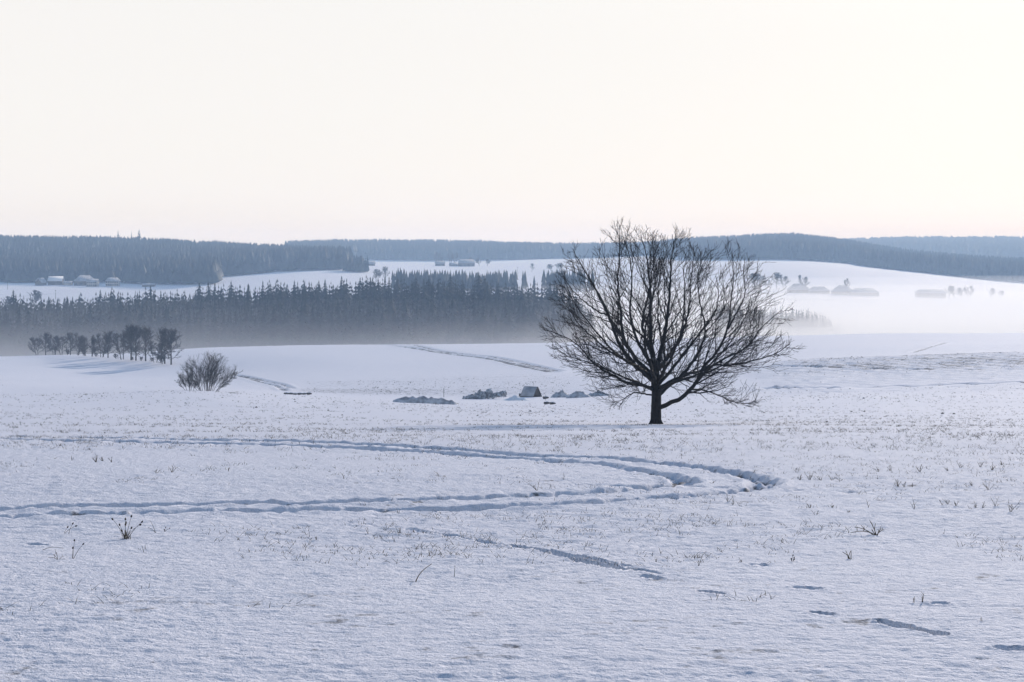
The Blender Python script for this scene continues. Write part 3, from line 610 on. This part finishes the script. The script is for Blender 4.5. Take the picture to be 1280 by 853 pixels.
# ------------------------------------------------------------------ farms and village
def house(px, d, w, dep, wh, rh, label, rz=0.0, wall=M_PLASTER, roof=M_FROST_OR_SHADE, hip=0.0, wins=0, chimney=True, name='farmhouse', cat='house', rows_=1, dz=-.3):
    e = tag(empty(name, P(px, d, dz), rz), label, cat)
    m = MB(); m.prism([(-w/2, -dep/2, -1.5), (w/2, -dep/2, -1.5), (w/2, -dep/2, wh), (-w/2, -dep/2, wh)], (0, dep, 0))
    if hip < .01:
        for sgn in (-1, 1): m.prism([(sgn * (w/2 - .15), -dep/2 + .02, wh + .01), (sgn * (w/2 - .15), dep/2 - .02, wh + .01), (sgn * (w/2 - .15), 0, wh + rh - .05)], (-sgn * .2, 0, 0))
    m.build('wall', wall, e)
    o = .6; r = MB(); hx = w/2 + o - hip * dep * .5; k = rh / (dep / 2); t = .35
    for s in (-1, 1):
        A, B, Cc, D = np.array([-(w/2+o), s*(dep/2+o), wh - k*o]), np.array([w/2+o, s*(dep/2+o), wh - k*o]), np.array([hx, 0, wh+rh]), np.array([-hx, 0, wh+rh])
        r.prism([A, B, Cc, D], (0, 0, t))
    if hip > .01:
        for s in (-1, 1): r.prism([(s*(w/2+o), -(dep/2+o), wh - k*o), (s*(w/2+o), dep/2+o, wh - k*o), (s*hx, 0, wh+rh)], (0, 0, t * .98))
    ro = r.build('roof', roof, e)
    if chimney:
        c = MB(); c.box(w*.18, w*.18 + .9, -.45, .45, wh + rh - .6, wh + rh + 1.2); c.build('chimney', M_TILE, ro)
    for row in range(rows_):
        for i in range(wins):
            x = -w/2 + w * (i + .5) / wins; z0 = (.9 if row == 0 else .9 + 2.8); q = MB(); q.box(x - .7, x + .7, -dep/2 - .06, -dep/2 + .1, z0, z0 + 1.5); q.build('window', M_GLASS, e)
    return e
house(51, 1690, 8.5, 8, 3.6, 4.2, 'small gabled house at the left end of the hamlet', 1.2, M_BARN, wins=0, chimney=False)
house(70, 1700, 14, 11, 4.8, 4.2, 'long barn with a bright snowy roof in the hamlet', .05, M_BARN, M_ROOFSNOW, wins=0, chimney=False, name='barn', cat='barn')
house(85, 1690, 8, 7, 2.6, 1.6, 'low snowy shed between the bright barn and the large farm', 0, M_PLASTER, chimney=False, name='shed', cat='shed')
house(106, 1690, 20, 14, 5.0, 5.4, 'large farm with a wide hipped snowy roof in the hamlet', .1, M_BARN, hip=.8, wins=4)
house(116, 1655, 10.5, 8, 5.2, 2.6, 'pale two-storey house before the large hipped farm', -.05, M_PLASTER, wins=5, rows_=2, chimney=False)
house(141, 1665, 13, 9, 5.6, 3.2, 'pale two-storey house at the right end of the hamlet', .05, M_PLASTER, hip=.5, wins=6, rows_=2)
house(186, 1640, 12, 7, 2.2, 1.4, 'low faint shed right of the hamlet under the ridge', 0, M_BARN, chimney=False, name='shed', cat='shed')
house(463, 2350, 13, 9, 3.6, 3.2, 'lone house with bright roof by the end of the left ridge', 0, M_BARN, wins=2, chimney=False)
house(550, 2420, 14, 10, 4.0, 3.4, 'snow-roofed house at the left of the village', 0, M_BARN, wins=3)
house(567, 2400, 11, 8, 3.0, 2.6, 'small snow-roofed house in the middle of the village', .5, M_BARN, wins=2)
house(583, 2390, 24, 13, 5.4, 5.0, 'large barn with a wide roof in the village', .06, M_BARN, hip=.4, wins=4, name='barn', cat='barn')
house(998, 1500, 18, 13, 3.4, 5.0, 'farmhouse with hipped dark roof left of the two slope farms', .08, M_BARN, M_FROST_OR_SHADE, hip=.8, wins=4)
house(1023, 1495, 19, 11, 2.8, 3.4, 'low hipped outbuilding right beside the left slope farm', -.05, M_BARN, M_FROST_OR_SHADE, hip=.9, wins=3, chimney=False, name='barn', cat='barn')
house(1053, 1480, 18, 13, 3.6, 5.0, 'steep hipped farmhouse at the left of the second slope farm', .05, M_BARN, M_FROST_OR_SHADE, hip=1.0, wins=4)
house(1080, 1478, 25, 12, 3.2, 3.4, 'long low barn at the right of the second slope farm', -.04, M_BARN, M_FROST_OR_SHADE, hip=.9, wins=4, chimney=False, name='barn', cat='barn')
house(1163, 1470, 25, 12, 4.6, 2.8, 'long barn alone in the fog right of the slope farms', -.03, M_BARN, M_FROST_OR_SHADE, hip=.4, wins=4, chimney=False, name='barn', cat='barn')
def pole(px, d, h, label):
    e = tag(empty('utility_pole', P(px, d, -.3)), label, 'pole', 'utility poles on the far fields')
    m = MB(); m.tubes(np.array([[(0, 0, 0), (0, 0, h * .5), (0, 0, h)]]), np.array([[.2, .17, .13]]), 6); m.build('post', M_WOOD, e)
    m = MB(); m.box(-.9, .9, -.08, .08, h - 1.0, h - .8); m.build('crossarm', M_WOOD, e)
pole(17.5, 1420, 9, 'thin pole on the far field left of the round bare tree'); pole(9.5, 1600, 8, 'pole near the left edge on the far field'); pole(69.5, 1430, 9, 'thin pole on the far field below the bright barn'); pole(647, 1900, 12, 'thin pole on the far field left of the single small tree')

# ------------------------------------------------------------------ hut, heaps and clods in the hollow
b = ground_at(664, 496.5, 200, 380); u = b[1] / F
hut = tag(empty('hut', (b[0], b[1], float(surf(b[:1], b[1:2])[0]) - .05), math.radians(-36)), 'small tent-roofed wooden hut with snowy roof left of the big tree', 'hut')
hw_, hl, he, hr = 1.25, 1.45, .25, 2.0      # half width, half length, eave and ridge height; ridge along local x
m = MB(); m.box(-hl + .12, hl - .12, -hw_ + .16, hw_ - .16, -.3, he + .1); m.build('wall', M_WOOD, hut)
for s in (-1, 1):
    r = MB(); nrm = np.array([0, s * (hr - he), hw_]); nrm = nrm / np.linalg.norm(nrm) * .09
    r.prism([(-hl - .15, s * hw_ * 1.1, he - .2), (hl + .1, s * hw_ * 1.1, he - .2), (hl + .1, 0, hr), (-hl - .15, 0, hr)], nrm); rp = r.build('roof', M_WOOD, hut)
    r = MB(); r.prism([np.array(p) + nrm * 1.03 for p in [(-hl - .12, s * hw_ * 1.02, he - .05), (hl - .02, s * hw_ * 1.02, he - .05), (hl - .02, s * .03, hr - .05), (-hl - .12, s * .03, hr - .05)]], nrm * 1.1); r.build('snow_cover', M_FROST_OR_SHADE, rp)  # hut snow coloured grey: the roof's shade is painted into it
for s in (-1, 1):
    for k in range(6):
        y0 = -hw_ + .16 + k * (2 * hw_ - .32) / 6; y1 = y0 + (2 * hw_ - .32) / 6 - .03; zt = lambda y: he + (hr - he) * (1 - abs(y) / hw_) - .06
        q = MB(); x = s * (hl - .1); q.prism([(x, y0, -.2), (x, y1, -.2), (x, y1, max(zt(y1), he)), (x, y0, max(zt(y0), he))], (s * (.04 + .01 * (k % 2)), 0, 0)); q.build('board', M_WOOD, hut)
bx_ = ground_at(652, 496, 200, 380)
e = tag(empty('feed_box', (bx_[0], bx_[1] + .3, float(surf(bx_[:1], bx_[1:2])[0])), .2), 'low snow-topped box at the left foot of the tent-roofed hut', 'box')
m = MB(); m.box(-.45, .45, -.4, .4, -.2, .55); m.build('box_wall', M_WOOD, e); m = MB(); m.box(-.5, .5, -.45, .45, .553, .66); m.build('lid', M_ROOFSNOW, e)
def heap(px, py, wpx, hpx, label, seed, peaks=None, name='heap', mat_=M_HEAP, dfrac=.55, cat='heap', sharp=1.4):
    b = ground_at(px, py, 200, 420); u = b[1] / F; w = wpx * u; h = hpx * u
    nx, ny = 48, 18; X, Y = np.meshgrid(np.linspace(-1, 1, nx), np.linspace(-1, 1, ny)); 
    if peaks is None: prof = np.maximum(0, 1 - np.abs(X)) ** .75
    else: prof = np.max([p[1] * np.maximum(0, 1 - np.abs(X - p[0]) / p[2]) ** .8 for p in peaks], 0)
    prof = prof * np.maximum(0, 1 - np.abs(Y) ** sharp); n = noise(X * 5 + seed, Y * 2.5, seed) + .5 * noise(X * 14, Y * 6 + seed, seed + 1)
    Z = h * np.maximum(prof * (1 + .55 * n), -0) - .35 * (np.maximum(np.abs(X), np.abs(Y)) > .985) - .02
    x = X * w / 2; y = Y * w * dfrac / 2
    gz = surf((x + b[0]).ravel(), (y + b[1]).ravel()).reshape(x.shape); z0 = float(surf(b[:1], b[1:2])[0]); ii = np.arange(nx * ny).reshape(ny, nx)
    me = mesh_np(name, np.stack([x.ravel(), y.ravel(), (Z + gz - z0).ravel()], 1), np.stack([ii[:-1,:-1], ii[:-1,1:], ii[1:,1:], ii[1:,:-1]], -1).reshape(-1, 4), True)
    o = link(name, me, mat_); o.location = (b[0], b[1], z0); return tag(o, label, cat)
heap(531, 503, 82, 10, 'long low lumpy frosted heap left of the rubble', 3, [(-.55, .8, .5), (-.38, .95, .3), (-.05, .95, .45), (.2, .9, .4), (.5, .75, .45), (.8, .5, .25)], dfrac=.16, sharp=2.2)
heap(645, 500, 34, 5.5, 'smooth low snow hump between the rubble and the hut', 4, dfrac=.5, mat_=M_ROOFSNOW)
heap(701, 497, 27, 9.5, 'left pointed frosted heap right of the hut', 5, [(0, 1, 1.0), (.2, .95, .5)], dfrac=.7)
heap(723, 497.5, 32, 10, 'middle pointed frosted heap right of the hut', 6, [(0, 1, 1.0)], dfrac=.7)
heap(748, 496, 34, 8, 'right frosted heap behind the low twigs of the big tree', 7, [(-.1, .9, .9), (.35, .7, .6)], dfrac=.6)
b = ground_at(606, 499, 200, 420); z0 = float(surf(b[:1], b[1:2])[0])
e = tag(empty('rubble_heap', (b[0], b[1], z0)), 'heap of broken snow-dusted stones left of the hut', 'rubble heap'); g = np.random.default_rng(77)
STONES = []
for k in range(5):
    pts = unit(g.normal(size=(16, 3))) * (.6 + .5 * g.random((16, 1))); bm = __import__('bmesh').new()
    for p in pts: bm.verts.new(p)
    r = __import__('bmesh').ops.convex_hull(bm, input=bm.verts); me = bpy.data.meshes.new('stone'); bm.to_mesh(me); bm.free(); me.materials.append(M_STONE); STONES.append(me)
for k in range(64):
    t = g.random(); px = -26 + 50 * t; hmax = np.interp(px, [-26, -15, -6, 0, 8, 14, 24], [2, 5, 9, 8, 9.5, 7, 8]); bot = np.interp(px, [-26, 0, 14, 24], [0, 2, 4.5, 6.5])
    zz = (bot + (hmax - bot) * g.random() ** .8) * u; o = link('stone', STONES[k % 5], M_STONE, e); s = (.32 + .38 * g.random())
    o.location = (px * u, (zz * .5 - .3) + g.normal() * .25, zz - .15); o.scale = (s * 1.3, s, s * .75); o.rotation_euler = (g.random() * 6, g.random() * 6, g.random() * 6)
pb = ground_at(554.5, 497, 200, 420)
e = tag(empty('post', (pb[0], pb[1] + 1, float(surf(pb[:1], pb[1:2])[0])) ), 'thin upright post behind the long lumpy heap', 'post'); m = MB(); m.tubes(np.array([[(0, 0, -.3), (0, 0, .8), (.02, 0, 1.7)]]), np.array([[.06, .055, .05]]), 6); m.build('shaft', M_WOOD, e); m = MB(); m.box(-.08, .08, -.08, .08, 1.702, 1.76); m.build('cap', M_ROOFSNOW, e)
def logs(px, py, wpx, label, n, seed):
    b = ground_at(px, py, 150, 420); u = b[1] / F; L = wpx * u; g = np.random.default_rng(seed)
    e = tag(empty('log_row', (b[0], b[1], float(surf(b[:1], b[1:2])[0])), .1), label, 'logs')
    for k in range(n):
        x0 = -L / 2 + L * k / n; x1 = x0 + L / n * 1.1; r = .15 + .10 * g.random(); m = MB(); y0 = g.normal() * .15
        m.tubes(np.array([[(x0, y0, r * .8), (x0 + .05, y0, r), ((x0 + x1) / 2, y0 + .05, r * 1.1), (x1, y0 + .1, r)]]), np.array([[r * .3, r, r * 1.05, r * .4]]), 7); lg = m.build('log', M_WOOD, e, True)
        m = MB(); m.tubes(np.array([[(x0 + .1, y0 + .02, r * 1.75), ((x0 + x1) / 2, y0 + .06, r * 2.0), (x1 - .1, y0 + .1, r * 1.75)]]), np.array([[.04, .12, .04]]), 6); m.build('snow_cap', M_ROOFSNOW, lg, True)
logs(372, 494, 34, 'low row of snow-topped logs on the field right of the bush', 6, 5)
logs(687, 503.5, 14, 'short snow-topped log lying in front of the hut', 2, 6)
logs(682, 499, 7, 'tiny dark log lying right of the hut', 1, 9)

# ------------------------------------------------------------------ weeds and grass through the snow
def stalk(m, b, h, lean, ang, r, g, head=0.0, heads=None, bend=.3):
    K = 6; s = np.linspace(0, 1, K)[:, None]; dirv = np.array([math.cos(ang), math.sin(ang) * .6, 0])
    L = np.asarray(b) + s * np.array([0, 0, h]) + dirv * (lean * h * (s * (1 - bend) + bend * s * s)) - np.array([0, 0, 1]) * (lean * lean * h * .3 * s * s)
    m.tubes(L[None], (r * (1 - .55 * s[:, 0]))[None], 4)
    if head and heads is not None:
        t = L[-1]; dd = unit(L[-1] - L[-2]); heads.append((t, dd, head))
    return L
def weed(px, py, hpx, n, label, seed, name='dry_weed', spread=.5, head=0.0, group=None, branch=0, tuft=0, angs=None, r=None, cat='weed', bend=.3):
    b = ground_at(px, py); u = b[1] / F; h = hpx * u; g = np.random.default_rng(seed)
    e = tag(empty(name, (b[0], b[1], float(surf(b[:1], b[1:2], True)[0][0]) - .02)), label, cat, group); r = r or max(.003, .30 * u)
    hd = []
    for k in range(n):
        m = MB(); a = angs[k] if angs else g.random() * 6.28; ln = spread * (.1 + 1.3 * g.random()); hh = h * (.4 + .65 * g.random()) if n > 1 else h
        L = stalk(m, (g.normal() * .04 * h, g.normal() * .04 * h, 0), hh, ln, a, r, g, head, hd, bend)
        for q in range(branch):
            i = g.integers(2, 5); stalk(m, L[i], hh * .35 * (.6 + .7 * g.random()), .7, g.random() * 6.28, r * .7, g, head * .8, hd)
        m.build('stem', M_GRASS if not head else M_TWIG, e)
    for t, dd, s in hd:
        m = MB(); m.tubes(np.array([[t - dd * s * .3, t, t + dd * s * .9, t + dd * s * 1.5]]), np.array([[s * .3, s * .6, s * .55, s * .1]]), 6); m.build('seed_head', M_SEED, e, True)
    if tuft:
        m = MB()
        for k in range(tuft): stalk(m, (g.normal() * .10 * h, g.normal() * .1 * h, 0), h * (.2 + .3 * g.random()), .7 * g.random(), g.random() * 6.28, r * .9, g)
        o = m.build('grass_blades', M_GRASS, e); tag(o, kind='stuff')
    return e
weed(157, 677, 28, 10, 'clump of dark seed-headed stalks in a dry grass tuft at lower left', 1, spread=.75, head=.018, tuft=24, angs=[3.0, 2.9, 2.4, 1.7, 1.5, 1.3, .9, .35, .2, .5], r=.0036)
weed(80, 672, 17, 2, 'pair of leaning stalks left of the seed-headed clump', 2, spread=1.1, head=.016, angs=[.2, .1])
weed(87, 673, 15, 1, 'hooked stalk bent over left of the seed-headed clump', 3, spread=1.6, head=.016, angs=[.1], bend=.7)
weed(50, 692, 18, 1, 'long thin slanting stalk near the left edge', 4, spread=1.2, angs=[.1])
weed(91, 702, 24, 3, 'three thin stalks with small heads near the left edge', 5, spread=.5, head=.014, angs=[.3, 1.2, .1])
weed(73, 704, 16, 5, 'tangled low dry weed beside three thin stalks', 6, spread=1.2, branch=1)
weed(180, 693, 10, 1, 'short upright stalk below right of the seed-headed clump', 7, spread=.2)
weed(196, 670, 18, 2, 'thin stalk leaning left, right of the seed-headed clump', 8, spread=.8, angs=[3.1, 2.9])
weed(205, 668, 9, 3, 'little forked weed right of the leaning thin stalk', 9, spread=.8, head=.01)
weed(520, 729, 31, 1, 'single long curved grass blade alone in the lower middle', 10, 'grass_blade', .5, angs=[.1], r=.006, bend=.9, cat='grass blade')
weed(567, 722, 17, 1, 'straight thin stalk right of the long curved blade', 11, spread=.1)
weed(290, 738, 8, 3, 'tiny dry sprig in the lower left snow', 12, spread=.9)
weed(873, 705, 21, 2, 'slim upright forked stalk right of the ski track', 13, spread=.35, branch=2)
weed(1062, 697, 16, 4, 'curly short dry stems at the lower right', 14, spread=.7, bend=.9, r=.006)
weed(1095, 667, 23, 6, 'broad spreading bare weed on the right of the meadow', 15, spread=1.2, branch=2, angs=[3.0, 2.8, 1.8, .5, .2, 2.5], r=.007)
weed(1153, 752, 19, 3, 'pair of dry branching weeds at the lower right', 16, spread=.25, branch=2)
weed(1143, 752, 14, 2, 'thin dry weed left of the branching pair at lower right', 17, spread=.3, branch=1)
weed(1228, 775, 12, 2, 'small pale grass sprig near the right edge', 18, spread=.3)
weed(938, 752, 10, 1, 'short single stalk above the right footprint', 19, spread=.4)
weed(1180, 665, 9, 4, 'dark little sprig at middle right', 20, spread=.8)
weed(990, 700, 10, 4, 'dark leafy sprig right of the forked stalk', 21, spread=.8, head=.012)
weed(730, 697, 8, 1, 'short stalk beside the ski track', 22, spread=.2)
k = 30
for px, py, h, n in [(1000,598,10,6),(1012,598,12,5),(1026,599,9,6),(1040,599,11,5),(1050,600,8,4),(1122,608,12,7),(1131,608,9,5),(1140,608,7,4),(1215,608,10,5),(1236,612,12,6),(1220,634,10,4),(1212,636,8,4),(1228,634,12,5),(1244,633,14,4),(1263,640,17,4),(1268,637,12,4),(1185,630,11,5),(1195,632,9,5),(1178,631,10,4),(1144,634,17,3),(1086,634,12,2),(1012,632,9,5),(1040,632,8,5),(1060,640,7,4),(1020,642,9,5),(940,590,12,3),(916,630,12,4),(910,627,9,5),(672,614,18,4),(890,603,10,3),(1098,590,9,5),(1113,588,8,5),(1150,590,12,5),(1185,589,11,4),(1200,586,13,4),(1225,585,12,5),(1240,588,11,6),(1252,582,9,5),(1180,541,9,4),(1165,543,12,4),(1210,545,9,4),(120,580,11,6),(128,579,8,6),(140,580,9,5),(215,592,12,4),(195,594,9,4),(285,592,10,3),(430,600,12,2),(550,598,10,1),(300,632,10,1),(90,578,8,4),(500,668,9,5),(510,669,8,5),(460,668,14,2),(395,676,10,4),(388,676,8,4),(530,667,7,4),(705,602,10,2),(820,700,9,3),(835,697,8,4),(850,700,8,3)]:
    weed(px, py, h, n, 'small dry grass tuft poking through the snow of the meadow', k, 'dry_grass_tuft', .7, group='small dry grass tufts in the meadow snow', branch=1, cat='grass tuft'); k += 1
# uncounted blades and stubble
g = np.random.default_rng(99); nt_ = 24000
cc = g.random(nt_) * 1400 - 60; dd = np.exp(math.log(13) + (math.log(260) - math.log(13)) * g.random(nt_) ** .8); xx = (cc - CX) / F * dd
keep = (noise(xx / 7, dd / 5 + 50, 8) + .6 * noise(xx / 2.2, dd / 1.8, 40) + .55 * noise(xx / .7, dd / .9, 42) + .3 * sstep(25, 45, dd) + .12 * (cc > 950) * (dd > 24) > .16 + .34 * g.random(nt_))
xx, dd = xx[keep], dd[keep]; zz, _ = surf(xx, dd, True); nn = len(xx); nb = 4
bx = np.repeat(xx, nb) + g.normal(size=nn * nb) * .06; by = np.repeat(dd, nb) + g.normal(size=nn * nb) * .06; bz = np.repeat(zz, nb) - .01; h = (.02 + .07 * g.random(nn * nb) ** 2.5) * (1 + .5 * (np.repeat(dd, nb) > 40))
lx = g.normal(size=nn * nb) * 1.3 * h; ly = g.normal(size=nn * nb) * .6 * h; wd = np.maximum(.003, by * .00010)
V = np.stack([np.stack([bx - wd, by, bz], 1), np.stack([bx + wd, by, bz], 1), np.stack([bx + lx * .45 + wd * .7, by + ly * .45, bz + h * .6], 1), np.stack([bx + lx * .45 - wd * .7, by + ly * .45, bz + h * .6], 1), np.stack([bx + lx, by + ly, bz + h], 1)], 1)
base = (np.arange(nn * nb) * 5)[:, None]; T = np.concatenate([base + np.array([0, 1, 2]), base + np.array([0, 2, 3]), base + np.array([3, 2, 4])])
tag(link('dry_grass', mesh_np('dry_grass', V.reshape(-1, 3), T), M_GRASS), 'sparse dry grass blades sticking out of the snow', None, None, 'stuff')
# clods on the ploughed rise and by the heaps
V0 = np.array([(1,0,0),(-1,0,0),(0,1,0),(0,-1,0),(0,0,.8),(0,0,-.4)], float); T0 = np.array([(0,2,4),(2,1,4),(1,3,4),(3,0,4)])
n = 4400; cc = np.concatenate([g.random(n // 2) * 560 + 860, g.random(n // 4) * 330 + 380, g.random(n // 8) * 1300]); dd = np.concatenate([300 + 68 * g.random(n // 2) ** .6, 318 + 60 * g.random(n // 4), 130 + 240 * g.random(n // 8)]); xx = (cc - CX) / F * dd
keep = noise(xx / 9, dd / 6, 41) > -.12 + .3 * (g.random(len(xx)) - .5); xx, dd = xx[keep], dd[keep]; zz, _ = surf(xx, dd, True); s = .05 + .13 * g.random(len(xx)) ** 3
V = V0[None] * s[:, None, None] * (.7 + .6 * g.random((len(xx), 6, 1))) + np.stack([xx, dd, zz], 1)[:, None]; T = (T0[None] + (np.arange(len(xx)) * 6)[:, None, None]).reshape(-1, 3)
tag(link('earth_clods', mesh_np('earth_clods', V.reshape(-1, 3), T), simple('frozen_earth', (.05, .042, .036), (.16, .14, .12), 3)), 'frozen dark clods scattered on the ploughed rise', None, None, 'stuff')

# ------------------------------------------------------------------ haze and the fog in the valley
def volume(name, me, density, color=(1, 1, 1), aniso=.5, label=None):
    m = bpy.data.materials.new(name + '_air'); m.use_nodes = True; nt = m.node_tree; nt.nodes.remove(nt.nodes['Principled BSDF'])
    v = nt.nodes.new('ShaderNodeVolumePrincipled'); v.inputs['Color'].default_value = (*color, 1); v.inputs['Density'].default_value = density; v.inputs['Anisotropy'].default_value = aniso; v.inputs['Density Attribute'].default_value = ''; v.inputs['Absorption Color'].default_value = (1, 1, 1, 1)
    nt.links.new(v.outputs[0], nt.nodes['Material Output'].inputs['Volume'])
    o = link(name, me, m); return tag(o, label, None, None, 'stuff')
m = MB(); m.box(-5600, 5600, -400, 6900, -92, 62); volume('haze', m.mesh('haze'), .00022, (.49, .70, 1.0), .14, 'thin even winter haze over the whole landscape')
def lens(cx, cy, cz, rx, ry, rz):
    nu, nv = 48, 16; u_, v_ = np.meshgrid(np.linspace(0, 2 * math.pi, nu, endpoint=False), np.linspace(-math.pi / 2, math.pi / 2, nv)); V = np.stack([cx + rx * np.cos(v_) * np.cos(u_), cy + ry * np.cos(v_) * np.sin(u_), cz + rz * np.sin(v_)], -1)
    ii = np.arange(nu * nv).reshape(nv, nu); jj = np.roll(ii, -1, 1); Q = np.stack([ii[:-1], jj[:-1], jj[1:], ii[1:]], -1).reshape(-1, 4)
    return mesh_np('fog', V.reshape(-1, 3), Q, False)
FOG = [(430, 1130, -62, 720, 580, rz, dn) for rz, dn in ((42, .0006), (35, .0009), (28, .0012), (23, .002), (18, .003), (14, .004))] + [(235, 880, -62, 215, 185, rz, dn) for rz, dn in ((30, .0015), (24, .003), (18, .005), (13, .006))] + [(-80, 860, -62, 640, 260, rz, dn) for rz, dn in ((34, .0003), (29, .0005), (24, .0008), (19, .001), (15, .0012))]
for a in FOG: volume('fog', lens(*a[:6]), a[6], (.97, .97, 1.0), .28, 'white fog lying in the valley behind the field crest')
